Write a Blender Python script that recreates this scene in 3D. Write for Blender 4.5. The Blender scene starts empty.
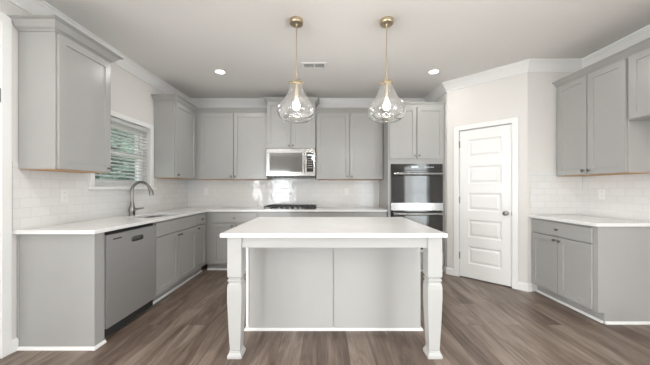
import bpy, bmesh, math, random
from mathutils import Vector, Matrix
random.seed(7)
S = bpy.context.scene
COL = S.collection
PI = math.pi

# ------------------------------------------------------------------ camera, world, light, exposure
cam_d = bpy.data.cameras.new('camera'); cam = bpy.data.objects.new('camera', cam_d); COL.objects.link(cam)
cam_d.sensor_width = 36.0; cam_d.lens = 15.0; cam_d.shift_y = 6.0 / 650.0; cam_d.clip_start = 0.03
cam.location = (0, 0, 1.229); cam.rotation_euler = (PI / 2, 0, 0)
S.camera = cam
S.view_settings.view_transform = 'Standard'; S.view_settings.look = 'None'
S.view_settings.gamma = 1.0; S.view_settings.use_curve_mapping = False
S.view_settings.exposure = 0.0

W = bpy.data.worlds.new('sky'); S.world = W; W.use_nodes = True
wn = W.node_tree.nodes; wl = W.node_tree.links
bg = wn['Background']; bg.inputs['Strength'].default_value = 5.0
bg.inputs['Color'].default_value = (0.80, 0.90, 1.0, 1)

def area(name, loc, rot, sx, sy, power, col=(1, 1, 1)):
    d = bpy.data.lights.new(name, 'AREA'); d.shape = 'RECTANGLE'; d.size = sx; d.size_y = sy
    d.energy = power; d.color = col
    o = bpy.data.objects.new(name, d); o.location = loc; o.rotation_euler = rot; COL.objects.link(o)
    return o
# daylight entering through the rear windows of the living area behind the camera
REAR_WIN = [(-4.3, -3.3), (-2.7, -1.7), (1.6, 2.6)]
for a, b in REAR_WIN:
    area('rear_window_daylight', ((a + b) / 2, -4.42, 1.08), (PI / 2, 0, 0), b - a, 1.9, 76 if a < 0 else 10, (0.965, 0.985, 0.995))
area('added_side_fill', (-4.92, -2.0, 1.08), (PI / 2, 0, -PI / 2), 2.2, 1.9, 215, (0.965, 0.985, 0.995))  # added fill at an unseen left window, brightens fronts on the right side
area('added_right_fill', (3.0, -1.2, 1.08), (PI / 2, 0, PI / 2), 2.2, 1.9, 100, (0.965, 0.985, 0.995))  # added fill from the right, brightens the fronts of the left run
sun_d = bpy.data.lights.new('sun', 'SUN'); sun_d.energy = 10; sun_d.angle = 0.02; sun_d.color = (1, .96, .88)
sun = bpy.data.objects.new('sun', sun_d); COL.objects.link(sun); sun.rotation_euler = Vector((.60, .30, -.74)).to_track_quat('-Z', 'Y').to_euler()

# ------------------------------------------------------------------ materials
def mat(name, base, rough=0.5, metal=0.0, **kw):
    m = bpy.data.materials.new(name); m.use_nodes = True
    b = m.node_tree.nodes['Principled BSDF']
    b.inputs['Base Color'].default_value = (*base, 1); b.inputs['Roughness'].default_value = rough
    b.inputs['Metallic'].default_value = metal
    for k, v in kw.items(): b.inputs[k].default_value = v
    return m
def N(m, t, **kw):
    n = m.node_tree.nodes.new(t)
    for k, v in kw.items():
        if k in n.inputs: n.inputs[k].default_value = v
        else: setattr(n, k, v)
    return n
def L(m, a, b): m.node_tree.links.new(a, b)
def bsdf(m): return m.node_tree.nodes['Principled BSDF']
def noisy(m, scale, amt, base, stretch=None, bump=0.0):
    tc = N(m, 'ShaderNodeTexCoord'); src = tc.outputs['Object']
    if stretch:
        mp = N(m, 'ShaderNodeMapping'); mp.inputs['Scale'].default_value = stretch
        L(m, src, mp.inputs['Vector']); src = mp.outputs['Vector']
    n = N(m, 'ShaderNodeTexNoise'); n.inputs['Scale'].default_value = scale; n.inputs['Detail'].default_value = 5
    L(m, src, n.inputs['Vector'])
    r = N(m, 'ShaderNodeValToRGB')
    r.color_ramp.elements[0].position = .3; r.color_ramp.elements[1].position = .7
    r.color_ramp.elements[0].color = (*[c * (1 - amt) for c in base], 1)
    r.color_ramp.elements[1].color = (*[min(1, c * (1 + amt)) for c in base], 1)
    L(m, n.outputs['Fac'], r.inputs['Fac']); L(m, r.outputs['Color'], bsdf(m).inputs['Base Color'])
    if bump:
        bp = N(m, 'ShaderNodeBump'); bp.inputs['Strength'].default_value = bump; bp.inputs['Distance'].default_value = .002
        L(m, n.outputs['Fac'], bp.inputs['Height']); L(m, bp.outputs['Normal'], bsdf(m).inputs['Normal'])
    return m

CAB = (0.375, 0.372, 0.358)
M_cab = noisy(mat('cabinet_paint', CAB, .27), 3, .015, CAB)
M_isl = noisy(mat('island_paint', (.46, .456, .44), .36), 3, .015, (.46, .456, .44))
M_wall = noisy(mat('wall_paint', (.69, .667, .638), .85), 60, .01, (.69, .667, .638), bump=.05)
M_ceil = noisy(mat('ceiling_paint', (.80, .782, .755), .92), 70, .01, (.80, .782, .755), bump=.05)
M_trim = noisy(mat('white_trim_paint', (.80, .795, .78), .35), 4, .01, (.80, .795, .78))
M_quartz = noisy(mat('white_quartz', (.80, .795, .785), .14), 7, .025, (.80, .795, .785))
M_wood_under = noisy(mat('raw_maple', (.55, .33, .17), .6), 6, .15, (.55, .33, .17), (1, 12, 1))
M_steel = noisy(mat('stainless_steel', (.31, .307, .30), .22, 1.0), 30, .05, (.31, .307, .30), (1, 1, 40))
M_dwsteel = noisy(mat('dark_stainless_steel', (.60, .60, .60), .46, .85), 30, .06, (.60, .60, .60), (40, 1, 1))
M_chrome = mat('brushed_nickel', (.25, .245, .235), .28, 1.0)
M_knob = mat('pewter', (.20, .195, .185), .3, 1.0)
M_brass = mat('brushed_brass', (.60, .50, .36), .32, 1.0)
M_black = mat('black_enamel', (.018, .018, .018), .35)
M_grate = mat('cast_iron', (.03, .03, .03), .55)
M_oglass = mat('black_oven_glass', (.05, .05, .049), .05, .6)
M_mglass = mat('mirrored_microwave_glass', (.16, .16, .157), .06, .9)
M_dark = mat('dark_gap', (.02, .02, .02), .8)
M_plastic = mat('white_plastic', (.76, .755, .74), .4)
M_socket = mat('socket_grey', (.35, .34, .33), .5)
M_blind = mat('blind_white', (.88, .88, .87), .45)
_tb = N(M_blind, 'ShaderNodeBsdfTranslucent'); _tb.inputs['Color'].default_value = (.85, .85, .84, 1)
_mb = N(M_blind, 'ShaderNodeMixShader'); _mb.inputs['Fac'].default_value = .35
L(M_blind, bsdf(M_blind).outputs[0], _mb.inputs[1]); L(M_blind, _tb.outputs[0], _mb.inputs[2])
L(M_blind, _mb.outputs[0], M_blind.node_tree.nodes['Material Output'].inputs['Surface'])
M_bark = noisy(mat('bark', (.10, .07, .05), .9), 9, .3, (.10, .07, .05))
M_lawn = noisy(mat('lawn', (.035, .065, .03), .95), 5, .3, (.035, .065, .03))
M_ventdark = mat('vent_shadow_grey', (.10, .10, .10), .8)

def leaf_mat():
    m = mat('leaf_green', (.06, .16, .06), .5)
    oi = N(m, 'ShaderNodeTexCoord'); n = N(m, 'ShaderNodeTexNoise'); n.inputs['Scale'].default_value = 1.7
    r = N(m, 'ShaderNodeValToRGB')
    r.color_ramp.elements[0].color = (.02, .055, .045, 1); r.color_ramp.elements[1].color = (.15, .22, .15, 1)
    r.color_ramp.elements[0].position = .35; r.color_ramp.elements[1].position = .65
    L(m, oi.outputs['Object'], n.inputs['Vector']); L(m, n.outputs['Fac'], r.inputs['Fac'])
    L(m, r.outputs['Color'], bsdf(m).inputs['Base Color'])
    return m
M_leaf = leaf_mat()

def thin_glass(name, strength, tint=(1, 1, 1), bend=.5, haze=0):
    m = bpy.data.materials.new(name); m.use_nodes = True; nt = m.node_tree; nt.nodes.clear()
    out = N(m, 'ShaderNodeOutputMaterial'); mx = N(m, 'ShaderNodeMixShader')
    tr = N(m, 'ShaderNodeBsdfTransparent'); tr.inputs['Color'].default_value = (*tint, 1)
    gl = N(m, 'ShaderNodeBsdfGlossy'); gl.inputs['Roughness'].default_value = .03
    lw = N(m, 'ShaderNodeLayerWeight'); lw.inputs['Blend'].default_value = bend
    mu = N(m, 'ShaderNodeMath', operation='MULTIPLY'); mu.inputs[1].default_value = strength
    L(m, lw.outputs['Fresnel'] if bend < .3 else lw.outputs['Facing'], mu.inputs[0])
    L(m, mu.outputs[0], mx.inputs['Fac'])
    L(m, tr.outputs[0], mx.inputs[1]); L(m, gl.outputs[0], mx.inputs[2]); fin = mx.outputs[0]
    if haze:
        df_ = N(m, 'ShaderNodeBsdfTranslucent'); df_.inputs['Color'].default_value = (.9, .9, .9, 1)
        m2 = N(m, 'ShaderNodeMixShader'); m2.inputs['Fac'].default_value = haze
        L(m, fin, m2.inputs[1]); L(m, df_.outputs[0], m2.inputs[2]); fin = m2.outputs[0]
    L(m, fin, out.inputs['Surface'])
    return m
M_pglass = thin_glass('clear_pendant_glass', .85, (.975, .975, .97), .45, .012)
M_wglass = thin_glass('window_glass', .35, (.97, .98, .97), .35)

def emis(name, col, st):
    m = mat(name, col, .5); b = bsdf(m)
    b.inputs['Emission Color'].default_value = (*col, 1); b.inputs['Emission Strength'].default_value = st
    return m
M_bulb = emis('lit_bulb', (1.0, .95, .86), 9)
M_can = emis('lit_lens', (1.0, .97, .92), 7)
M_led = emis('display_glow', (.55, .62, .66), .5)

def tile_mat():
    m = mat('glossy_subway_tile', (.78, .77, .75), .07)
    uv = N(m, 'ShaderNodeUVMap'); br = N(m, 'ShaderNodeTexBrick')
    br.offset = .5; br.inputs['Scale'].default_value = 1.0
    br.inputs['Brick Width'].default_value = .154; br.inputs['Row Height'].default_value = .077
    br.inputs['Mortar Size'].default_value = .002; br.inputs['Mortar Smooth'].default_value = .6
    br.inputs['Color1'].default_value = (.70, .695, .68, 1); br.inputs['Color2'].default_value = (.73, .725, .71, 1)
    br.inputs['Mortar'].default_value = (.62, .615, .60, 1)
    L(m, uv.outputs[0], br.inputs['Vector']); L(m, br.outputs['Color'], bsdf(m).inputs['Base Color'])
    no = N(m, 'ShaderNodeTexNoise'); no.inputs['Scale'].default_value = 11; no.inputs['Detail'].default_value = 1
    L(m, uv.outputs[0], no.inputs['Vector'])
    ad = N(m, 'ShaderNodeMath', operation='MULTIPLY_ADD'); ad.inputs[1].default_value = -1.0
    sc = N(m, 'ShaderNodeMath', operation='MULTIPLY'); sc.inputs[1].default_value = 2.0
    L(m, no.outputs['Fac'], sc.inputs[0])
    L(m, br.outputs['Fac'], ad.inputs[0]); L(m, sc.outputs[0], ad.inputs[2])
    bp = N(m, 'ShaderNodeBump'); bp.inputs['Strength'].default_value = .5; bp.inputs['Distance'].default_value = .002
    L(m, ad.outputs[0], bp.inputs['Height']); L(m, bp.outputs['Normal'], bsdf(m).inputs['Normal'])
    return m
M_tile = tile_mat()

def floor_mat():
    m = mat('wood_plank_floor', (.2, .15, .12), .33)
    tc = N(m, 'ShaderNodeTexCoord'); mp = N(m, 'ShaderNodeMapping')
    mp.inputs['Rotation'].default_value = (0, 0, PI / 2)
    L(m, tc.outputs['Object'], mp.inputs['Vector'])
    br = N(m, 'ShaderNodeTexBrick'); br.offset = .37; br.offset_frequency = 2
    br.inputs['Scale'].default_value = 1.0; br.inputs['Brick Width'].default_value = 1.22
    br.inputs['Row Height'].default_value = .178; br.inputs['Mortar Size'].default_value = .0012
    br.inputs['Color1'].default_value = (0, 0, 0, 1); br.inputs['Color2'].default_value = (1, 1, 1, 1)
    br.inputs['Mortar'].default_value = (.5, .5, .5, 1); br.inputs['Bias'].default_value = 0
    L(m, mp.outputs['Vector'], br.inputs['Vector'])
    # shift the grain by the plank's own value
    ofs = N(m, 'ShaderNodeVectorMath', operation='MULTIPLY_ADD')
    ofs.inputs[1].default_value = (7.3, 3.1, 5.7); L(m, br.outputs['Color'], ofs.inputs[0]); L(m, mp.outputs['Vector'], ofs.inputs[2])
    st = N(m, 'ShaderNodeMapping'); st.inputs['Scale'].default_value = (.7, 4.6, 1); L(m, ofs.outputs[0], st.inputs['Vector'])
    n1 = N(m, 'ShaderNodeTexNoise'); n1.inputs['Scale'].default_value = 1.5; n1.inputs['Detail'].default_value = 7; n1.inputs['Roughness'].default_value = .62; n1.inputs['Distortion'].default_value = 1.2
    L(m, st.outputs['Vector'], n1.inputs['Vector'])
    st2 = N(m, 'ShaderNodeMapping'); st2.inputs['Scale'].default_value = (2.5, 60, 1); L(m, ofs.outputs[0], st2.inputs['Vector'])
    n2 = N(m, 'ShaderNodeTexNoise'); n2.inputs['Scale'].default_value = 2; n2.inputs['Detail'].default_value = 4
    L(m, st2.outputs['Vector'], n2.inputs['Vector'])
    r = N(m, 'ShaderNodeValToRGB'); e = r.color_ramp.elements
    e[0].position = .34; e[0].color = (.095, .062, .045, 1)
    e[1].position = .70; e[1].color = (.31, .247, .202, 1)
    x = e.new(.50); x.color = (.180, .132, .103, 1)
    mixf = N(m, 'ShaderNodeMath', operation='MULTIPLY_ADD'); mixf.inputs[1].default_value = .16
    bwsub = N(m, 'ShaderNodeSeparateColor'); L(m, br.outputs['Color'], bwsub.inputs[0])
    L(m, bwsub.outputs[0], mixf.inputs[0])
    a2 = N(m, 'ShaderNodeMath', operation='MULTIPLY_ADD'); a2.inputs[1].default_value = .30
    L(m, n2.outputs['Fac'], a2.inputs[0]); L(m, n1.outputs['Fac'], a2.inputs[2])
    s2 = N(m, 'ShaderNodeMath', operation='SUBTRACT'); s2.inputs[1].default_value = .225; L(m, a2.outputs[0], s2.inputs[0])
    L(m, s2.outputs[0], mixf.inputs[2]); L(m, mixf.outputs[0], r.inputs['Fac'])
    mx = N(m, 'ShaderNodeMix', data_type='RGBA'); mx.inputs[7].default_value = (.05, .035, .028, 1)
    L(m, br.outputs['Fac'], mx.inputs[0]); L(m, r.outputs['Color'], mx.inputs[6])
    L(m, mx.outputs[2], bsdf(m).inputs['Base Color'])
    bp = N(m, 'ShaderNodeBump'); bp.inputs['Strength'].default_value = .06; bp.inputs['Distance'].default_value = .002
    L(m, s2.outputs[0], bp.inputs['Height']); L(m, bp.outputs['Normal'], bsdf(m).inputs['Normal'])
    return m
M_floor = floor_mat()

# ------------------------------------------------------------------ mesh helpers
class MB:
    def __init__(s): s.bm = bmesh.new()
    def face(s, vs):
        try: return s.bm.faces.new(vs)
        except ValueError: return None
    def box(s, x0, x1, y0, y1, z0, z1):
        v = [s.bm.verts.new((x, y, z)) for z in (z0, z1) for y in (y0, y1) for x in (x0, x1)]
        for f in ((0, 2, 3, 1), (4, 5, 7, 6), (0, 1, 5, 4), (2, 6, 7, 3), (0, 4, 6, 2), (1, 3, 7, 5)):
            s.face([v[i] for i in f])
        return s
    def rings(s, rings, cap0=True, cap1=True, close=True):
        R = [[s.bm.verts.new(p) for p in r] for r in rings]
        n = len(R[0])
        for a, b in zip(R, R[1:]):
            for i in range(n if close else n - 1):
                j = (i + 1) % n; s.face([a[i], a[j], b[j], b[i]])
        if cap0: s.face(R[0][::-1])
        if cap1: s.face(R[-1])
        return s
    def lathe(s, prof, cx=0, cy=0, cz=0, n=24, axis='Z', cap0=True, cap1=True):
        rs = []
        for r, h in prof:
            ring = []
            for i in range(n):
                a = 2 * PI * i / n; u, v = r * math.cos(a), r * math.sin(a)
                p = {'Z': (cx + u, cy + v, cz + h), 'Y': (cx + u, cy + h, cz + v), 'X': (cx + h, cy + u, cz + v)}[axis]
                ring.append(p)
            rs.append(ring)
        return s.rings(rs, cap0, cap1)
    def square_lathe(s, prof, cx, cy):
        return s.rings([[(cx - h, cy - h, z), (cx + h, cy - h, z), (cx + h, cy + h, z), (cx - h, cy + h, z)] for h, z in prof])
    def tube(s, pts, rad, n=12):
        pts = [Vector(p) for p in pts]; rs = []
        rad = rad if isinstance(rad, (list, tuple)) else [rad] * len(pts)
        prev = None
        for i, p in enumerate(pts):
            t = (pts[min(i + 1, len(pts) - 1)] - pts[max(i - 1, 0)]).normalized()
            up = prev if prev is not None else (Vector((0, 0, 1)) if abs(t.z) < .9 else Vector((0, 1, 0)))
            u = (up - t * up.dot(t)).normalized(); v = t.cross(u); prev = u
            rs.append([tuple(p + (u * math.cos(2 * PI * k / n) + v * math.sin(2 * PI * k / n)) * rad[i]) for k in range(n)])
        return s.rings(rs)
    def sweep(s, path, prof, side=-1, caps=True):
        """profile (offset, z) swept along a 2D path with mitres; side -1: offsets to the right of travel"""
        P = [Vector(p) for p in path]; rs = []
        for i, p in enumerate(P):
            ns = []
            if i > 0: d = (P[i] - P[i - 1]).normalized(); ns.append(Vector((-d.y, d.x)) * side)
            if i < len(P) - 1: d = (P[i + 1] - P[i]).normalized(); ns.append(Vector((-d.y, d.x)) * side)
            if len(ns) == 2:
                m = (ns[0] + ns[1]).normalized(); m = m / max(.2, m.dot(ns[0]))
            else: m = ns[0]
            rs.append([(p.x + m.x * o, p.y + m.y * o, z) for o, z in prof])
        return s.rings(rs, caps, caps)
    def slab(s, x0, x1, z0, z1, yb, yf, cells, steps):
        """door slab facing -y; cells: stacked sunk panels (x0,x1,z0,z1); steps: (inset, depth) rings"""
        V = lambda x, y, z: s.bm.verts.new((x, y, z))
        b = [V(x0, yb, z0), V(x1, yb, z0), V(x1, yb, z1), V(x0, yb, z1)]
        f = [V(x0, yf, z0), V(x1, yf, z0), V(x1, yf, z1), V(x0, yf, z1)]
        s.face(b[::-1][::-1]); 
        for i in range(4):
            j = (i + 1) % 4; s.face([b[i], b[j], f[j], f[i]])
        cells = sorted(cells, key=lambda c: c[2])
        cx0, cx1 = cells[0][0], cells[0][1]
        C = []
        for c in cells:
            C.append([V(cx0, yf, c[2]), V(cx1, yf, c[2]), V(cx1, yf, c[3]), V(cx0, yf, c[3])])
        left = [f[0]] + [v for c in C for v in (c[0], c[3])] + [f[3]]
        right = [f[1]] + [v for c in C for v in (c[1], c[2])] + [f[2]]
        s.face(left[::-1]); s.face(right)
        s.face([f[0], f[1], C[0][1], C[0][0]]); s.face([C[-1][3], C[-1][2], f[2], f[3]])
        for a, c in zip(C, C[1:]): s.face([a[3], a[2], c[1], c[0]])
        for c, vs in zip(cells, C):
            cur = vs
            for ins, dep in steps:
                nx = [V(c[0] + ins, yf + dep, c[2] + ins), V(c[1] - ins, yf + dep, c[2] + ins),
                      V(c[1] - ins, yf + dep, c[3] - ins), V(c[0] + ins, yf + dep, c[3] - ins)]
                for i in range(4):
                    j = (i + 1) % 4; s.face([cur[i], cur[j], nx[j], nx[i]])
                cur = nx
            s.face(cur)
        return s
    def plate(s, outer, holes, z0, z1, M=None):
        cu = bpy.data.curves.new('tmp', 'CURVE'); cu.dimensions = '2D'; cu.fill_mode = 'BOTH'
        for pts in [outer] + list(holes):
            sp = cu.splines.new('POLY'); sp.points.add(len(pts) - 1)
            for q, p in zip(sp.points, pts): q.co = (p[0], p[1], 0, 1)
            sp.use_cyclic_u = True
        cu.extrude = abs(z1 - z0) / 2
        o = bpy.data.objects.new('tmp', cu); COL.objects.link(o)
        me = bpy.data.meshes.new_from_object(o); bpy.data.objects.remove(o); bpy.data.curves.remove(cu)
        me.transform(Matrix.Translation((0, 0, (z0 + z1) / 2)))
        if M is not None: me.transform(M)
        s.bm.from_mesh(me); bpy.data.meshes.remove(me)
        bmesh.ops.remove_doubles(s.bm, verts=s.bm.verts, dist=1e-5)
        return s
    def build(s, name, material, parent=None, bevel=0.0, smooth=False, flip=False):
        bm = s.bm
        bmesh.ops.recalc_face_normals(bm, faces=bm.faces)
        for l_ in list(bm.loops.layers.uv): bm.loops.layers.uv.remove(l_)
        uvl = bm.loops.layers.uv.new('UVMap')
        for f in bm.faces:
            n = f.normal; ax = max(range(3), key=lambda i: abs(n[i]))
            for l in f.loops:
                c = l.vert.co
                l[uvl].uv = (c.y, c.z) if ax == 0 else ((c.x, c.z) if ax == 1 else (c.x, c.y))
            f.smooth = smooth
        me = bpy.data.meshes.new(name); bm.to_mesh(me); bm.free()
        me.materials.append(material)
        o = bpy.data.objects.new(name, me); COL.objects.link(o)
        if smooth: me.set_sharp_from_angle(angle=math.radians(38))
        if parent is not None: o.parent = parent
        if bevel:
            b = o.modifiers.new('bevel', 'BEVEL'); b.width = bevel; b.segments = 2; b.limit_method = 'ANGLE'; b.angle_limit = math.radians(40)
        return o

def thing(name, label, cat, loc=(0, 0, 0), rz=0, group=None):
    o = bpy.data.objects.new(name, None); COL.objects.link(o); o.location = loc; o.rotation_euler = (0, 0, rz)
    o.empty_display_size = .1
    o['label'] = label; o['category'] = cat
    if group: o['group'] = group
    return o
def tag(o, label, cat, group=None):
    o['label'] = label; o['category'] = cat
    if group: o['group'] = group
    return o
def struct(o): o['kind'] = 'structure'; return o
def copy_tree(o, parent=None):
    c = o.copy(); COL.objects.link(c)
    if parent is not None: c.parent = parent
    for ch in list(o.children): copy_tree(ch, c)
    return c
def rrect(x0, x1, y0, y1, r, n=6):
    pts = []
    for cx, cy, a0 in ((x1 - r, y1 - r, 0), (x0 + r, y1 - r, 90), (x0 + r, y0 + r, 180), (x1 - r, y0 + r, 270)):
        for k in range(n + 1):
            a = math.radians(a0 + 90 * k / n); pts.append((cx + r * math.cos(a), cy + r * math.sin(a)))
    return pts
def rect(x0, x1, y0, y1): return [(x0, y0), (x1, y0), (x1, y1), (x0, y1)]
# maps plate (u, v, w) -> world
def MX(x):   # wall in plane X = x.. : u->Y, v->Z, w->X
    return Matrix(((0, 0, 1, x), (1, 0, 0, 0), (0, 1, 0, 0), (0, 0, 0, 1)))
def MY(y):   # u->X, v->Z, w->Y
    return Matrix(((1, 0, 0, 0), (0, 0, 1, y), (0, 1, 0, 0), (0, 0, 0, 1)))

# ------------------------------------------------------------------ room
XL, YB, XR, H = -2.351, 4.632, 3.08, 2.74
A = (1.757, 3.903); B = (2.421, 3.239)         # the two corners of the diagonal pantry wall
YR, XLL, YRET = -4.5, -5.0, 0.3
T = 0.2
struct(MB().box(XLL - .2, XR + T, YR - T, YB + T, -.12, 0).build('floor', M_floor))
struct(MB().box(XLL - .2, XR + T, YR - T, YB + .2, H, H + .12).build('ceiling', M_ceil))
WY0, WY1, WZ0, WZ1 = 2.75, 3.64, 1.245, 2.03
DY0, DY1, DH = 1.15, 1.957, 2.03
struct(MB().plate([(YRET, 0), (DY0, 0), (DY0, 2.44), (DY1, 2.44), (DY1, 0), (YB, 0), (YB, H), (YRET, H)], [rect(WY0, WY1, WZ0, WZ1)], -T, 0, MX(XL)).build('wall_left', M_wall))
struct(MB().box(XL - T, XR + T, YB, YB + T, 0, H).build('wall_back', M_wall))
struct(MB().box(A[0], A[0] + .1, A[1] + .05, YB, 0, H).build('wall_pantry_side', M_wall))
# diagonal wall with the door opening, local x along the wall from A to B
RD = -PI / 4
DIAG = Matrix.Translation((A[0], A[1], 0)) @ Matrix.Rotation(RD, 4, 'Z')
LEN = math.hypot(B[0] - A[0], B[1] - A[1])
t0, t1 = .173, .781
w = MB().plate([(0, 0), (t0 - .012, 0), (t0 - .012, DH + .012), (t1 + .012, DH + .012), (t1 + .012, 0), (LEN, 0), (LEN, H), (0, H)], [], 0, .11, MY(0)).build('wall_pantry_diagonal', M_wall)
w.matrix_world = DIAG; struct(w)
struct(MB().box(B[0], XR, B[1], B[1] + .11, 0, H).build('wall_pantry_front', M_wall))
struct(MB().plate(rect(YR, YB, 0, H), [rect(-2.3, -.1, 0.1, 2.1)], 0, T, MX(XR)).build('wall_right', M_wall))
struct(MB().plate(rect(XLL - .2, XR + T, 0, H), [rect(a, b, 0.1, 2.1) for a, b in REAR_WIN], -T, 0, MY(YR)).build('wall_rear', M_wall))
struct(MB().plate(rect(YR, YRET, 0, H), [rect(-3.1, -.9, 0.1, 2.1)], -T, 0, MX(XLL)).build('wall_living_side', M_wall))
struct(MB().box(XLL - .2, XL - T, YRET, YRET + .15, 0, H).build('wall_return', M_wall))

ROOM = [(XLL, YR), (XLL, YRET), (XL, YRET), (XL, YB), (A[0], YB), A, B, (XR, B[1]), (XR, YR), (XLL, YR)]
CR = [(0, 2.622), (.012, 2.622), (.014, 2.640), (.024, 2.652), (.040, 2.672), (.058, 2.698), (.074, 2.712), (.078, 2.722), (.090, 2.726), (.090, H - .0005), (0, H - .0005)]
struct(MB().sweep(ROOM, CR).build('trim_1', M_trim))
BB = [(.001, 0), (.016, 0), (.016, .075), (.012, .086), (.006, .094), (.001, .094)]
def baseboard(name, path): struct(MB().sweep(path, BB).build(name, M_trim))
r2 = math.sqrt(.5)
P_on = lambda t: (A[0] + t * r2, A[1] - t * r2)
baseboard('baseboard_pantry', [(A[0], 3.95), A, P_on(t0 - .069)])
baseboard('baseboard_pantry_front', [P_on(t1 + .069), B, (2.465, B[1])])
baseboard('baseboard_left', [(XL, DY1 + .062), (XL, 2.066)])
baseboard('baseboard_living', [(XL, YRET + .01), (XL, DY0 - .065)])
baseboard('baseboard_right', [(XR, 2.43), (XR, YR + .02)])
baseboard('baseboard_rear', [(XR - .02, YR), (XLL, YR), (XLL, YRET), (XL, YRET)])

# pantry door: local x along the wall, y into the wall
d1 = bpy.data.objects.new('door_1', None); COL.objects.link(d1); d1.matrix_world = DIAG; struct(d1)
cw = .066
def casing(parent, a, b, h, face=-.018):
    return MB().plate([(a - cw, 0), (a, 0), (a, h), (b, h), (b, 0), (b + cw, 0), (b + cw, h + cw), (a - cw, h + cw)], [], face, 0, MY(0)).build('door_casing', M_trim, parent, bevel=.004)
casing(d1, t0 - .006, t1 + .006, DH + .004)
MB().plate([(t0 - .012, 0), (t0 - .005, 0), (t0 - .005, DH + .005), (t1 + .005, DH + .005), (t1 + .005, 0), (t1 + .012, 0), (t1 + .012, DH + .012), (t0 - .012, DH + .012)], [], .001, .11, MY(0)).build('door_jamb', M_trim, d1)
zs = [.19, .565, .94, 1.315, 1.69]; ph = .245
zs = [.20 + i * .363 for i in range(5)]
MB().slab(t0, t1, .012, DH - .002, .042, .006, [(t0 + .105, t1 - .105, z, z + .245) for z in zs],
          [(.006, .002), (.018, .011), (.030, .011), (.050, .003)]).build('door_leaf', M_trim, d1)
for z in (.30, 1.07, 1.84):
    MB().box(t0 - .012, t0 + .006, -.004, .004, z - .045, z + .045).lathe([(.006, -.05), (.006, .05)], t0 - .003, -.006, z, 8).build('hinge', M_chrome, d1)
k = MB().lathe([(.030, 0), (.030, -.006), (.014, -.012), (.011, -.030), (.022, -.038), (.029, -.052), (.027, -.064), (.014, -.071)], t1 - .06, .006, .92, 20, 'Y').build('door_knob', M_chrome, d1, smooth=True)
MB().box(t1 - .004, t1 + .004, -.002, .01, .89, .95).build('strike_plate', M_chrome, d1)

# door in the left wall (only its casing and hinge show at the picture's left edge)
d2 = bpy.data.objects.new('door_2', None); COL.objects.link(d2); d2.location = (XL, DY0, 0); d2.rotation_euler = (0, 0, PI / 2); struct(d2)
dw = DY1 - DY0
casing(d2, .004, dw - .004, 2.436)
MB().slab(.006, dw - .006, .012, 2.434, .06, .024, [(.12, dw - .12, .2 + i * .44, .52 + i * .44) for i in range(5)], [(.006, .002), (.018, .011), (.030, .011), (.050, .003)]).build('door_leaf', M_trim, d2)
for z in (1.90,): MB().lathe([(.007, -.05), (.007, .05)], dw - .012, -.012, z, 8).build('hinge', M_knob, d2)

# windows
def window(name, M, u0, u1, v0, v1, depth, casing_w=.06, sash=True):
    """M maps (u, v, w) with w pointing INTO the room"""
    root = bpy.data.objects.new(name, None); COL.objects.link(root); struct(root)
    root.location = M @ Vector(((u0 + u1) / 2, v0, 0))
    IM = Matrix.Translation(-root.location) @ M
    def add(mb, nm, mt, **kw): return mb.build(nm, mt, root, **kw)
    f = .045
    add(MB().plate(rect(u0, u1, v0, v1), [rect(u0 + f, u1 - f, v0 + f, v1 - f)], -depth, -depth + .05, IM), 'window_frame', M_trim)
    vm = (v0 + v1) / 2
    add(MB().plate(rect(u0 + f, u1 - f, v0 + f, vm + .02), [rect(u0 + f + .035, u1 - f - .035, v0 + f + .04, vm - .022)], -depth + .03, -depth + .06, IM), 'lower_sash', M_trim)
    add(MB().plate(rect(u0 + f, u1 - f, vm - .02, v1 - f), [rect(u0 + f + .035, u1 - f - .035, vm + .022, v1 - f - .035)], -depth - .005, -depth + .025, IM), 'upper_sash', M_trim)
    add(MB().plate(rect(u0 + f, u1 - f, v0 + f, v1 - f), [], -depth + .004, -depth + .008, IM), 'pane', M_wglass)
    if casing_w:
        c = casing_w
        add(MB().plate([(u0 - c, v0), (u0, v0), (u0, v1), (u1, v1), (u1, v0), (u1 + c, v0), (u1 + c, v1 + c), (u0 - c, v1 + c)], [], 0.0, .016, IM), 'window_casing', M_trim)
        add(MB().plate(rect(u0 - c - .01, u1 + c + .01, v0 - .028, v0 - .001), [], .0005, .05, IM), 'window_sill', M_trim, bevel=.004)
        add(MB().plate(rect(u0 + .002, u1 - .002, v0 + .0005, v0 + .012), [], -depth + .05, 0.0, IM), 'window_ledge', M_trim)
    return root
window('window_1', MX(XL), WY0, WY1, WZ0, WZ1, .15, .055)
for i, (a, b) in enumerate(REAR_WIN): window('window_%d' % (i + 2), MY(YR), a, b, 0.1, 2.1, .12, .07)
window('window_6', MX(XLL), -3.1, -.9, 0.1, 2.1, .12, .07)  # unseen window, added to go with the left fill light
MXR = Matrix(((0, 0, -1, XR), (1, 0, 0, 0), (0, 1, 0, 0), (0, 0, 0, 1)))
window('window_7', MXR, -2.3, -.1, 0.1, 2.1, .12, .07)  # unseen window, added to go with the right fill light

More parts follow.
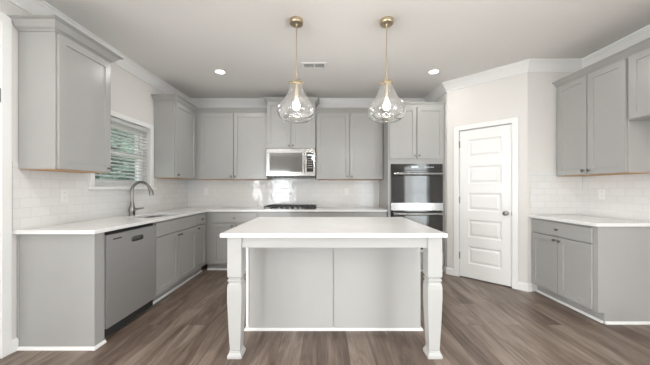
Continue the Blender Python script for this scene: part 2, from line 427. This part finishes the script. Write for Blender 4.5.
# ------------------------------------------------------------------ tile backsplashes
t_ = .008
zt = 1.43
g = .001
cz = .9145
tl = MB().plate([(2.035, cz), (YB - g, cz), (YB - g, zt), (WY1 + .058, zt), (WY1 + .058, WZ0 - .032), (WY0 - .07, WZ0 - .032), (WY0 - .07, zt), (2.035, zt)], [], 0, t_, MX(XL)).build('tile_backsplash', M_tile)
tag(tl, 'white glossy subway tile backsplash on the left wall under the window', 'backsplash')
tb = MB().plate(rect(XL + .009, .924, cz, zt), [], -t_, 0, MY(YB)).build('tile_backsplash', M_tile)
tag(tb, 'white glossy subway tile backsplash behind the gas cooktop', 'backsplash')
tf = MB().plate(rect(2.445, XR - .009, cz, 1.445), [], -t_, 0, MY(B[1])).build('tile_backsplash', M_tile)
tag(tf, 'narrow square of white tile backsplash facing the camera beside the pantry door', 'backsplash')
tr = MB().plate(rect(2.45, B[1] - g, cz, 1.445), [], -t_, 0, MX(XR)).build('tile_backsplash', M_tile)
tag(tr, 'white tile backsplash on the right wall above the short counter', 'backsplash')

# ------------------------------------------------------------------ cabinets
RL, RR = PI / 2, -PI / 2
def knob(parent, x, z, y=0):
    return MB().lathe([(.006, 0), (.006, -.014), (.013, -.018), (.016, -.025), (.013, -.030), (.005, -.032)], x, y, z, 12, 'Y').build('knob', M_knob, parent, smooth=True)
FR = .057
def cab_door(parent, x0, x1, z0, z1, kn=None, name='door', m=None):
    d = MB().slab(x0, x1, z0, z1, -.0035, -.0225, [(x0 + FR, x1 - FR, z0 + FR, z1 - FR)], [(.002, .010)]).build(name, m or M_cab, parent)
    if kn: knob(d, kn[0], kn[1], -.0225)
    return d
def slab_front(parent, x0, x1, z0, z1, kn=True, name='drawer_front'):
    d = MB().box(x0, x1, -.0225, -.0035, z0, z1).build(name, M_cab, parent, bevel=.002)
    if kn: knob(d, (x0 + x1) / 2, (z0 + z1) / 2, -.0225)
    return d
GP = .004
def base_cabinet(label, loc, rz, w, depth, fronts, hollow=False, group='base cabinets'):
    t = thing('base_cabinet', label, 'cabinet', loc, rz, group)
    if hollow:   # open-topped box so that the sink basin can hang inside
        cb = MB().plate(rect(0, w, 0, depth), [rect(.018, w - .018, .02, depth - .018)], .118, .884)
        cb.box(0, w, 0, depth, .10, .118).build('carcass', M_cab, t)
    else:
        MB().box(0, w, 0, depth, .10, .884).build('carcass', M_cab, t)
    MB().box(0, w, .057, .075, 0, .0995).build('toe_kick', M_cab, t)
    MB().sweep([(0, .057), (w, .057)], [(0, 0), (.016, 0), (.014, .010), (.006, .018), (0, .020)]).build('shoe_moulding', M_trim, t)
    fronts(t)
    return t
ZD0, ZD1, ZR0, ZR1 = .112, .712, .724, .866

# --- left run (faces +X): local x = world Y
XF = -1.777
# end panel beside the dishwasher
e = thing('end_panel', 'pale grey full-height end panel at the near end of the left counter', 'end panel', (XL, 2.069, 0))
MB().box(0.002, XF - XL + .0155, 0, .096, .0, .884).build('panel', M_cab, e, bevel=.002)
MB().sweep([(.0, 0), (XF - XL + .0155, 0), (XF - XL + .0155, .096)], [(0, 0), (.016, 0), (.014, .012), (.006, .020), (0, .022)]).build('shoe_moulding', M_trim, e)
MB().box(.002, .020, -.006, -.0002, .022, .884).build('scribe_strip', M_cab, e)

def sink_fronts(t):
    w = .888
    slab_front(t, .004, w - .002, ZR0, ZR1, False, 'false_drawer_front')
    cab_door(t, .004, w / 2 - .004, ZD0, ZD1, (w / 2 - .03, ZD1 - .035)); cab_door(t, w / 2 + .004, w - .002, ZD0, ZD1, (w / 2 + .03, ZD1 - .035))
base_cabinet('grey two-door sink cabinet under the faucet, right of the dishwasher', (XF, 2.812, 0), RL, .888, .56, sink_fronts, True)
def narrow_fronts(t):
    slab_front(t, .002, .285, ZR0, ZR1); cab_door(t, .002, .285, ZD0, ZD1, (.035, ZD1 - .035))
base_cabinet('narrow grey cabinet with one drawer in the left run, next to the inner corner', (XF, 3.701, 0), RL, .317, .56, narrow_fronts)

# --- back run (faces -Y): local x = world X
YF = 4.038
def corner_fronts(t):
    slab_front(t, .105, .765, ZR0, ZR1)
    cab_door(t, .105, .433, ZD0, ZD1, (.400, ZD1 - .035)); cab_door(t, .437, .765, ZD0, ZD1, (.470, ZD1 - .035))
base_cabinet('grey corner cabinet with drawer on the back wall, left of the cooktop', (-1.7765, YF, 0), 0, .768, .56, corner_fronts)
def cook_fronts(t):
    slab_front(t, .002, .932, ZR0, ZR1, False, 'false_drawer_front')
    cab_door(t, .002, .465, ZD0, ZD1, (.435, ZD1 - .035)); cab_door(t, .469, .932, ZD0, ZD1, (.50, ZD1 - .035))
base_cabinet('wide grey cabinet directly under the gas cooktop', (-1.0075, YF, 0), 0, .934, .56, cook_fronts)
def nf(t):
    slab_front(t, .002, .494, ZR0, ZR1); cab_door(t, .002, .494, ZD0, ZD1, (.04, ZD1 - .035))
base_cabinet('grey cabinet first to the right of the cooktop, mostly behind the island', (-.0730, YF, 0), 0, .496, .56, nf)
base_cabinet('grey cabinet between the cooktop run and the tall oven cabinet', (.4235, YF, 0), 0, .499, .56, nf)

# --- right base (faces -X): local x = -world Y
XRF = 2.482
def rf(t):
    w = .762
    slab_front(t, .012, w - .030, ZR0, ZR1)
    m = (w - .018) / 2
    cab_door(t, .012, m - .004, ZD0, ZD1, (m - .03, ZD1 - .035)); cab_door(t, m + .004, w - .030, ZD0, ZD1, (m + .03, ZD1 - .035))
rb = base_cabinet('light grey base cabinet with one drawer and two doors on the right wall', (XRF, 3.237, 0), RR, .767, XR - XRF - .002, rf)
MB().plate([(-.0, .10), (.058, .10), (.058, 0), (XR - XRF - .003, 0), (XR - XRF - .003, .884), (0, .884)], [], .7675, .776, Matrix(((0, 0, 1, 0), (1, 0, 0, 0), (0, 1, 0, 0), (0, 0, 0, 1)))).build('side_panel', M_cab, rb)
MB().sweep([(.776, .058), (.776, XR - XRF - .003)], [(0, 0), (.016, 0), (.014, .012), (.006, .020), (0, .022)]).build('side_moulding', M_trim, rb)

# --- uppers
def upper(label, loc, rz, w, depth, z0, z1, doors, crown=None, left=False, right=False, ret=None, out=1.0):
    t = thing('wall_cabinet', label, 'cabinet', loc, rz, 'wall cabinets')
    MB().box(0, w, 0, depth, z0 + .004, z1).build('carcass', M_cab, t, bevel=.0015)
    MB().box(.004, w - .004, .004, depth - .004, z0, z0 + .0038).build('underside', M_wood_under if z0 < 1.6 else M_cab, t)['label'] = 'bare maple underside' if z0 < 1.6 else 'flat painted underside'
    doors(t)
    if crown:
        zc = z1 - .012; hh = crown
        pr = [(0, zc), (.004, zc), (.008, zc + .010), (.020, zc + .022), (.038, zc + hh - .016), (.052, zc + hh - .008), (.056, zc + hh - .004), (.056, zc + hh), (0, zc + hh)]
        pr = [(o_ * out, z_) for o_, z_ in pr]; path = [(0, -.0005), (w, -.0005)]
        rd = depth if ret is None else ret
        if left: path = [(-.0005, rd)] + [(-.0005, -.0005)] + path[1:]
        if right: path = path[:-1] + [(w + .0005, -.0005), (w + .0005, rd)]
        MB().sweep(path, pr).build('crown_moulding', M_cab, t)
    return t
UZ0, UZ1 = 1.375, 2.44
def two(w, z0=UZ0, z1=UZ1, l=.012, r=.012, kz=None):
    def f(t):
        m = (l + w - r) / 2; kz_ = z0 + .045
        cab_door(t, l, m - .006, z0 + .006, z1 - .022, (m - .033, kz_)); cab_door(t, m + .006, w - r, z0 + .006, z1 - .022, (m + .033, kz_))
    return f
XU = -2.062
def near_left(t): cab_door(t, .012, .508, UZ0 + .006, UZ1 - .022, (.475, UZ0 + .045))
upper('grey single-door wall cabinet nearest the camera, left of the window', (XU, 2.069, 0), RL, .520, XU - XL - .009, UZ0, UZ1, near_left, .078, True, True, None, 1.45)
def far_left(t): cab_door(t, .012, .565, UZ0 + .006, UZ1 - .022, (.045, UZ0 + .045))
upper('grey wall cabinet on the left wall right of the window, ending in the corner', (XU, 3.706, 0), RL, .590, XU - XL - .009, UZ0, UZ1, far_left, .070, True, False, None, 1.2)
YU = 4.311
upper('grey two-door wall cabinet on the back wall, left of the microwave', (-2.0615, YU, 0), 0, 1.147, YB - YU - .009, UZ0, UZ1, two(1.147, l=.085, r=.006), .062)
upper('raised short grey two-door wall cabinet directly above the microwave', (-.9135, 4.255, 0), 0, .766, YB - 4.255 - .009, 1.852, 2.60, two(.766, 1.852, 2.60, l=.008, r=.008), .062, True, True, .275)
upper('grey two-door wall cabinet between the microwave and the tall oven cabinet', (-.1465, YU, 0), 0, 1.070, YB - YU - .009, UZ0, UZ1, two(1.070, l=.014, r=.010), .062)
XRU = 2.765
upper('grey two-door wall cabinet on the right wall above the short counter', (XRU, 3.235, 0), RR, .770, XR - XRU - .009, UZ0 - .002, UZ1, two(.770, UZ0 - .002, l=.035, r=.008), .062)
upper('short high grey wall cabinet cut off by the right edge of the picture', (XRU, 2.4645, 0), RR, .914, XR - XRU - .002, 1.845, UZ1, two(.914, 1.845, l=.02, r=.01), .062)

# --- tall oven cabinet
YT = 3.975; TX0, TX1 = .926, 1.754
tw = TX1 - TX0
tc = thing('tall_oven_cabinet', 'tall grey cabinet that houses the double oven beside the pantry', 'cabinet', (TX0, YT, 0))
ox0, ox1 = (tw - .756) / 2, (tw + .756) / 2
OZ0, OZ1 = .292, 1.588
MB().plate(rect(0, tw, .10, UZ1), [rect(ox0 + .004, ox1 - .004, OZ0 + .004, OZ1 - .004)], 0, YB - YT - .003, MY(0)).build('carcass', M_cab, tc)
MB().box(0, tw, .057, .075, 0, .0995).build('toe_kick', M_cab, tc)
MB().sweep([(0, .057), (tw, .057)], [(0, 0), (.016, 0), (.014, .010), (.006, .018), (0, .020)]).build('shoe_moulding', M_trim, tc)
m = tw / 2
cab_door(tc, .020, m - .006, 1.665, UZ1 - .02, (m - .033, 1.71)); cab_door(tc, m + .006, tw - .020, 1.665, UZ1 - .02, (m + .033, 1.71))
slab_front(tc, .020, tw - .020, .112, .275)
zc = UZ1 - .012
MB().sweep([(-.0005, .265), (-.0005, -.0005), (tw - .003, -.0005)], [(0, zc), (.004, zc), (.010, zc + .02), (.026, zc + .045), (.034, zc + .055), (.034, zc + .062), (0, zc + .062)]).build('crown_moulding', M_cab, tc)

# --- double oven
ov = thing('double_oven', 'built-in black glass and stainless double oven in the tall cabinet', 'oven', (TX0 + ox0, YT, 0))
ow = .756
MB().box(.012, ow - .012, .002, .55, OZ0 + .012, OZ1 - .012).build('oven_body', M_dark, ov)
MB().box(0, ow, -.022, -.001, 1.497, OZ1).build('control_panel', M_oglass, ov, bevel=.002)['label'] = 'black glass control panel'
cpn = ov.children[-1]
MB().box(.30, .40, -.0235, -.0222, 1.530, 1.556).build('display', M_led, cpn)
for i in range(6): MB().box(.50 + i * .022, .512 + i * .022, -.0235, -.0222, 1.536, 1.546).build('button', M_led, cpn)
def oven_door(z0, z1, strip, hz):
    d = MB().box(0, ow, -.030, -.001, z0, z1).build('oven_door', M_oglass, ov, bevel=.003)
    MB().box(-.0005, ow + .0005, -.0325, -.0302, z0, z0 + strip).build('door_trim', M_steel, d)['label'] = 'stainless lower strip'
    MB().box(.10, ow - .10, -.0312, -.0303, z0 + strip + .05, z1 - .12).build('oven_window', M_oglass, d)
    hb = MB().tube([(.025, -.075, hz), (ow - .025, -.075, hz)], .022, 12)
    for x in (.05, ow - .05): hb.box(x - .012, x + .012, -.075, -.0303, hz - .010, hz + .010)
    h = hb.build('handle', M_steel, d, smooth=True); h['label'] = 'stainless bar handle'
oven_door(.910, 1.492, .108, 1.440)
oven_door(OZ0, .903, .05, .862)

# --- dishwasher
dwt = thing('dishwasher', 'dark stainless dishwasher under the left counter with a recessed pocket handle', 'dishwasher', (XF, 2.168, 0), RL)
MB().box(.006, .634, .004, .55, .02, .868).build('tub', M_dark, dwt)
pk = MB(); px0, px1 = .285, .44
pk.plate(rect(.006, .634, .10, .850), [rrect(px0, px1, .747, .787, .019)], -.026, -.001, MY(0))
fr = pk.build('door_panel', M_dwsteel, dwt)
cup = MB()
cup.rings([[(x, -.0262, z) for x, z in rrect(px0 - .004, px1 + .004, .743, .791, .022)], [(x, -.0262, z) for x, z in rrect(px0, px1, .747, .787, .019)],
           [(x, -.004, z) for x, z in rrect(px0 + .004, px1 - .004, .751, .783, .015)]], False, True)
cup.build('pocket_handle', M_chrome, fr)['label'] = 'polished oval pocket handle'
MB().box(.070, .165, -.0275, -.0263, .804, .814).build('badge', M_black, fr)
MB().box(.006, .634, .060, .075, .001, .098).build('toe_plate', M_black, dwt)

# --- microwave
mw = thing('microwave', 'stainless over-the-range microwave mounted above the cooktop', 'microwave', (-.908, 4.235, 0))
ww = .755
MB().box(0, ww, 0, YB - 4.235 - .012, 1.402, 1.846).build('body', M_black, mw, bevel=.003)
df = MB().plate(rect(.0, .60, 1.425, 1.846), [rect(.045, .555, 1.487, 1.785)], -.028, -.001, MY(0)).build('microwave_door', M_steel, mw)
MB().box(.045, .555, -.022, -.004, 1.487, 1.785).build('door_glass', M_mglass, df)
hm = MB().tube([(.578, -.062, 1.47), (.578, -.062, 1.80)], .011, 10)
for z in (1.49, 1.78): hm.box(.571, .585, -.060, -.0282, z - .008, z + .008)
hm.build('handle', M_steel, df, smooth=True)
cp = MB().plate(rect(.604, ww, 1.425, 1.846), [rect(.622, ww - .03, 1.487, 1.785)], -.028, -.001, MY(0)).build('control_panel', M_steel, mw)
cg = MB().box(.622, ww - .03, -.0265, -.003, 1.487, 1.785).build('keypad', M_oglass, cp)
MB().box(.636, ww - .044, -.0275, -.0266, 1.735, 1.762).build('display', M_led, cp)
for r in range(5):
    for c in range(3):
        MB().box(.637 + c * .026, .655 + c * .026, -.0272, -.0266, 1.69 - r * .036, 1.700 - r * .036).build('button', M_socket, cp)
MB().box(.0, ww, -.020, .0, 1.402, 1.423).build('vent_strip', M_black, mw)

# ------------------------------------------------------------------ countertops
SX0, SX1, SY0, SY1 = -2.17, -1.845, 2.92, 3.48
CT0, CT1 = .8845, .914
ct = MB().plate([(XL + .001, 2.035), (-1.733, 2.035), (-1.733, 4.0), (.924, 4.0), (.924, YB - .001), (XL + .001, YB - .001)], [rrect(SX0, SX1, SY0, SY1, .07)], CT0, CT1).build('kitchen_countertop', M_quartz, bevel=.003)
tag(ct, 'white quartz L-shaped countertop running along the left and back walls', 'countertop')
c2 = MB().plate(rect(2.440, XR - .001, 2.440, 3.238), [], CT0, CT1).build('side_countertop', M_quartz, bevel=.003)
tag(c2, 'short white quartz countertop on the cabinet by the right wall', 'countertop')

# sink
sk = thing('kitchen_sink', 'stainless undermount sink set in the left countertop under the window', 'sink', ((SX0 + SX1) / 2, (SY0 + SY1) / 2, .70))
bw = MB()
hx, hy = (SX1 - SX0) / 2, (SY1 - SY0) / 2
rr = lambda e, z, r: [(x, y, z) for x, y in rrect(-hx + e, hx - e, -hy + e, hy - e, r)]
bw.rings([rr(-.012, .183, .08), rr(.001, .183, .07), rr(.004, .05, .07), rr(.03, .005, .05), rr(.12, .0, .03)], False, True)
sb = bw.build('basin', mat('dark_sink_steel', (.28, .28, .275), .35, 1.0), sk, smooth=True)
MB().lathe([(.045, .001), (.045, .004), (.030, .003), (.012, .002)], 0, 0, 0, 20).build('drain', M_chrome, sk)

# faucet
fc = thing('kitchen_faucet', 'brushed nickel gooseneck faucet behind the sink at the window', 'faucet', (-2.255, 3.165, CT1))
MB().lathe([(.036, 0), (.036, .006), (.031, .012), (.032, .03), (.036, .055), (.034, .085), (.025, .115), (.019, .150), (.017, .165)], 0, 0, 0, 20).build('faucet_body', M_chrome, fc, smooth=True)
arc = [(0, 0, .150), (0, 0, .22), (0, 0, .285)]
for k_ in range(1, 15):
    a = PI - k_ * PI * .86 / 14
    arc.append((.105 + .105 * math.cos(a), 0, .285 + .105 * math.sin(a)))
MB().tube(arc, .0155, 14).build('spout', M_chrome, fc, smooth=True)
lx, lz = arc[-1][0], arc[-1][2]
MB().tube([(lx - .003, 0, lz + .008), (lx + .014, 0, lz - .03), (lx + .026, 0, lz - .070), (lx + .032, 0, lz - .098)], [.0165, .021, .024, .021], 14).build('spray_head', M_chrome, fc, smooth=True)
MB().tube([(.02, 0, .068), (.055, .004, .076), (.085, .010, .080), (.125, .018, .086)], [.017, .013, .010, .008], 10).build('lever', M_chrome, fc, smooth=True)
MB().lathe([(.0165, 0), (.0165, .008)], 0, 0, .205, 16).build('collar', M_chrome, fc)

# cooktop
ck = thing('gas_cooktop', 'black gas cooktop with iron grates below the microwave', 'cooktop', (-.535, 4.33, CT1))
MB().box(-.395, .395, -.255, .235, .0, .010).build('cooktop_tray', M_steel, ck, bevel=.003)
bur = [(-.27, -.11), (-.27, .12), (0, 0), (.27, .12), (.27, -.11)]
for x, y in bur:
    MB().lathe([(.048, .0102), (.046, .020), (.036, .022), (.034, .028), (.010, .029)], x, y, 0, 18).build('burner', M_black, ck)
for x0 in (-.385, -.128, .131):
    gm = MB(); x1 = x0 + .252
    for y in (-.215, .210): gm.box(x0, x1, y - .006, y + .006, .030, .046)
    for x in (x0 + .006, x1 - .006): gm.box(x - .006, x + .006, -.209, .204, .030, .046)
    for y in (-.11, 0, .11): gm.box(x0, x1, y - .005, y + .005, .033, .047)
    for x in (x0 + .085, x0 + .167): gm.box(x - .005, x + .005, -.209, .204, .033, .047)
    for x in (x0 + .006, x1 - .006):
        for y in (-.215, .210): gm.box(x - .006, x + .006, y - .006, y + .006, .0102, .032)
    gm.build('grate', M_grate, ck)
for i in range(5):
    MB().lathe([(.017, .0102), (.017, .014), (.014, .032), (.004, .034)], -.16 + i * .08, -.232, 0, 14).build('control_knob', M_chrome, ck, smooth=True)

# ------------------------------------------------------------------ island
IX0, IX1 = -.705, .846
isl = thing('kitchen_island', 'pale grey kitchen island with two turned corner legs and panelled back', 'island', (.0705, 1.95, 0))
ix = lambda x: x - .0705
bx0, bx1, by0, by1 = ix(-.684), ix(.831), .405, 1.02
MB().box(bx0, bx1, by0, by1, .0, .884).build('island_body', M_isl, isl)
mid = (bx0 + bx1) / 2
for a, b in ((bx0 + .030, mid - .004), (mid + .004, bx1 - .004)):
    MB().box(a, b, by0 - .0075, by0 - .0002, .022, .800).build('back_panel', M_isl, isl, bevel=.0015)
MB().box(bx0, bx0 + .022, by0 - .012, by0 - .0002, .022, .800).build('corner_stile', M_trim, isl)['label'] = 'white corner strip'
MB().sweep([(bx0, by1), (bx0, by0), (bx1, by0), (bx1, by1)], [(0, 0), (.018, 0), (.016, .012), (.008, .020), (0, .022)]).build('shoe_moulding', M_trim, isl)
# skirt under the top, tied to both legs
sk_ = MB().plate([(bx0 + .078, .015), (bx1 - .078, .015), (bx1 - .078, .040), (bx0 + .078, .040)], [], .800, .8835)
sk_.build('apron', M_isl, isl)
for x in (ix(IX0) + .022, ix(IX1) - .047):
    MB().box(x, x + .025, .1005, by0 - .0005, .800, .8835).build('side_apron', M_isl, isl)
legp = [(.0515, .8835), (.0515, .592), (.047, .584), (.041, .580), (.041, .573), (.050, .570), (.0505, .558), (.043, .553), (.043, .546), (.050, .535), (.0525, .50), (.0525, .44), (.050, .34), (.041, .12), (.0375, .060), (.037, .052)]
for x in (ix(IX0) + .0515, ix(IX1) - .0515):
    lg = MB().square_lathe(legp, x, .0515).build('leg', M_isl, isl, bevel=.003)
    MB().square_lathe([(.037, .0518), (.042, .048), (.041, .040), (.050, .026), (.053, .020), (.053, 0)], x, .0515).build('foot', M_isl, lg, bevel=.002)
ic = MB().box(-.737, .859, 1.893, 2.998, CT0, CT1).build('island_countertop', M_quartz, bevel=.004)
tag(ic, 'large white quartz slab on top of the kitchen island', 'countertop')

# ------------------------------------------------------------------ pendants
def pendant(label, x, y):
    t = thing('pendant_light', label, 'pendant light', (x, y, 0), 0, 'glass pendants over the island')
    MB().lathe([(.060, H - .0005), (.061, H - .032), (.058, H - .037), (.012, H - .039), (.008, H - .055)][::-1], 0, 0, 0, 28).build('canopy', M_brass, t, smooth=True)
    MB().lathe([(.0055, 2.17), (.0055, H - .04)], 0, 0, 0, 10).build('rod', M_brass, t, smooth=True)
    cap = MB().lathe([(.008, 2.212), (.013, 2.203), (.016, 2.190), (.030, 2.182), (.052, 2.176), (.053, 2.166), (.048, 2.163), (.012, 2.162)], 0, 0, 0, 24).build('cap', M_brass, t, smooth=True)
    for k in range(6):
        a = k * PI / 3
        MB().lathe([(.003, -.014), (.009, -.008), (.010, .002), (.006, .011), (.002, .014)], .056 * math.cos(a), .056 * math.sin(a), 2.180, 10).build('thumb_screw', M_brass, cap, smooth=True)
    MB().lathe([(.016, 2.161), (.016, 2.050), (.013, 2.045)], 0, 0, 0, 16).build('socket', M_brass, t, smooth=True)
    prof = [(.047, 2.161), (.054, 2.140), (.062, 2.120), (.071, 2.100), (.083, 2.075), (.097, 2.050), (.116, 2.022), (.138, 1.995), (.157, 1.968), (.169, 1.943), (.173, 1.920), (.168, 1.895), (.154, 1.870), (.134, 1.850), (.116, 1.841), (.107, 1.838)]
    g_ = MB(); rs = []
    n = 72
    for r, z in prof + [(r - .003, z) for r, z in prof[::-1]]:
        amp = .045 * max(0, min(1, (z - 2.03) / .08))
        rs.append([(r * (1 + amp * math.cos(i * 12 * 2 * PI / n)) * math.cos(2 * PI * i / n), r * (1 + amp * math.cos(i * 12 * 2 * PI / n)) * math.sin(2 * PI * i / n), z) for i in range(n)])
    rs.append(rs[0])
    g_.rings(rs, False, False); bmesh.ops.remove_doubles(g_.bm, verts=g_.bm.verts, dist=1e-5)
    g_.build('glass_shade', M_pglass, t, smooth=True)
    MB().lathe([(.011, 2.045), (.013, 2.020), (.024, 2.000), (.032, 1.980), (.033, 1.962), (.028, 1.945), (.016, 1.934), (.003, 1.931)], 0, 0, 0, 20).build('bulb', M_bulb, t, smooth=True)
    ld = bpy.data.lights.new('bulb_light', 'POINT'); ld.energy = 7; ld.shadow_soft_size = .04; ld.color = (1, .97, .93)
    lo = bpy.data.objects.new('bulb_light', ld); COL.objects.link(lo); lo.parent = t; lo.location = (0, 0, 1.90)
    return t
pendant('clear ribbed glass pendant with brass rod, left of the two over the island', -.256, 2.43)
pendant('clear ribbed glass pendant with brass rod, right of the two over the island', .553, 2.43)

# recessed lights
def can(label, x, y, power=13):
    t = thing('recessed_light', label, 'ceiling light', (x, y, 0), 0, 'recessed ceiling lights')
    MB().lathe([(.078, H - .0005), (.078, H - .004), (.068, H - .007), (.058, H - .006), (.058, H - .0005)], 0, 0, 0, 28, cap0=False, cap1=False).build('trim_ring', M_trim, t)
    MB().lathe([(.058, H - .0015), (.058, H - .004)], 0, 0, 0, 28).build('lens', M_can, t)
    ld = bpy.data.lights.new('downlight', 'AREA'); ld.shape = 'DISK'; ld.size = .11; ld.energy = power; ld.color = (1, .97, .94)
    lo = bpy.data.objects.new('downlight', ld); COL.objects.link(lo); lo.parent = t; lo.location = (0, 0, H - .012)
can('round lit recessed light in the ceiling left of the pendants', -1.355, 3.50, 5)
can('round lit recessed light in the ceiling right of the pendants', 1.405, 3.50, 4)
for i, (x, y) in enumerate([(-1.355, 1.2), (1.405, 1.2), (-1.355, -1.4), (1.405, -1.4)]):
    can(['recessed ceiling light overhead in front of the island on the left', 'recessed ceiling light overhead in front of the island on the right',
         'recessed ceiling light of the living area, left', 'recessed ceiling light of the living area, right'][i], x, y)

# ceiling vent
vt = thing('ceiling_vent', 'white rectangular ceiling air vent between the two pendants', 'vent', (-.133, 3.33, H))
vx, vy = .15, .085
MB().plate(rect(-vx, vx, -vy, vy), [rect(-.122, -.008, -.055, .055), rect(.008, .122, -.055, .055)], -.008, -.0005).build('vent_frame', M_trim, vt)
for a in (-.122, .008):
    MB().box(a, a + .114, -.055, .055, -.0018, -.0006).build('vent_backing', M_ventdark, vt)
    sl = MB()
    for k in range(6): sl.box(a, a + .114, -.050 + k * .0185, -.0455 + k * .0185, -.0035, -.0021)
    sl.build('louvers', M_trim, vt)

# outlets
def outlet(label, loc, rz, switch=False):
    t = thing('wall_outlet', label, 'outlet', loc, rz, 'white wall outlets')
    MB().box(-.036, .036, -.006, -.0005, -.058, .058).build('cover_plate', M_plastic, t, bevel=.002)
    for z in (-.024, .024):
        r_ = MB().lathe([(.017, -.0062), (.0165, -.0075)], 0, 0, z, 16, 'Y').build('receptacle', M_plastic, t)
        for x in (-.006, .006): MB().box(x - .0013, x + .0013, -.0082, -.0076, z - .002, z + .008).build('slot', M_socket, r_)
outlet('white outlet on the left tile below the nearest wall cabinet', (XL + t_, 2.43, 1.165), RL)
outlet('white outlet on the back tile left of the cooktop', (-2.03, YB - t_, 1.175), 0)
outlet('white outlet on the back tile right of the cooktop', (.37, YB - t_, 1.175), 0)
outlet('white outlet on the right wall tile above the short counter', (XR - t_, 3.0, 1.165), RR)

# ------------------------------------------------------------------ window blind
bl = thing('window_blind', 'white horizontal slat blind lowered over the kitchen window', 'blind', (XL - .050, (WY0 + WY1) / 2, 0))
bh = (WY1 - WY0) / 2 - .006
MB().box(-.028, .028, -bh, bh, WZ1 - .050, WZ1 - .003).build('headrail', M_blind, bl, bevel=.003)
sm = MB(); z = WZ1 - .075
while z > WZ0 + .045:
    c, s_ = math.cos(math.radians(-8)), math.sin(math.radians(-8)); hw = .025
    p = [(-hw * c, z + hw * s_), (hw * c, z - hw * s_), (hw * c, z - hw * s_ + .003), (-hw * c, z + hw * s_ + .003)]
    sm.rings([[(x, y, zz) for x, zz in p] for y in (-bh, bh)])
    z -= .042
sm.build('slats', M_blind, bl)
MB().box(-.024, .024, -bh, bh, WZ0 + .016, WZ0 + .030).build('bottom_rail', M_blind, bl, bevel=.003)
for y in (-bh * .6, bh * .6):
    MB().box(-.0265, -.0255, y - .0015, y + .0015, WZ0 + .03, WZ1 - .05).build('ladder_cord', M_blind, bl)

# ------------------------------------------------------------------ outdoors beyond the kitchen window
struct(MB().box(-40, XL - T - .5, 2.0, 40, -.9, -.6).box(-40, XLL - .6, -12, 1.9999, -.9, -.6).build('ground', M_lawn))
def tree(label, x, y, h, R, n, seed):
    rnd = random.Random(seed)
    t = thing('garden_tree', label, 'tree', (x, y, -.6), 0, 'trees outside the window')
    MB().tube([(0, 0, 0), (.05, .03, h * .35), (-.04, .02, h * .7)], [.16, .12, .06], 8).build('trunk', M_bark, t)
    f = MB(); bm = f.bm
    cl = [(rnd.gauss(0, R * .45), rnd.gauss(0, R * .45), h * (.25 + .7 * rnd.random()), R * (.3 + .3 * rnd.random())) for _ in range(26)]
    for _ in range(n):
        cx, cy, cz_, cr = rnd.choice(cl)
        d = Vector((rnd.gauss(0, 1), rnd.gauss(0, 1), rnd.gauss(0, 1))).normalized() * cr * rnd.random() ** .4
        p = Vector((cx, cy, max(cz_, .4))) + d; p.z = max(.1, p.z)
        u = Vector((rnd.gauss(0, 1), rnd.gauss(0, 1), rnd.gauss(0, 1))).normalized()
        v = u.orthogonal().normalized(); s1 = .05 + .05 * rnd.random()
        q = [bm.verts.new(p + u * s1 * 1.6), bm.verts.new(p + v * s1), bm.verts.new(p - u * s1 * 1.6), bm.verts.new(p - v * s1)]
        bm.faces.new(q)
    f.build('foliage', M_leaf, t)
tree('leafy green tree seen through the left part of the kitchen window', -7.3, 8.0, 4.6, 1.1, 6500, 1)
tree('leafy green tree seen through the middle of the kitchen window', -9.2, 12.6, 6.0, 1.5, 6500, 2)
tree('leafy green tree farther off, seen at the right of the kitchen window', -12.5, 19.5, 8.5, 2.2, 6000, 3)
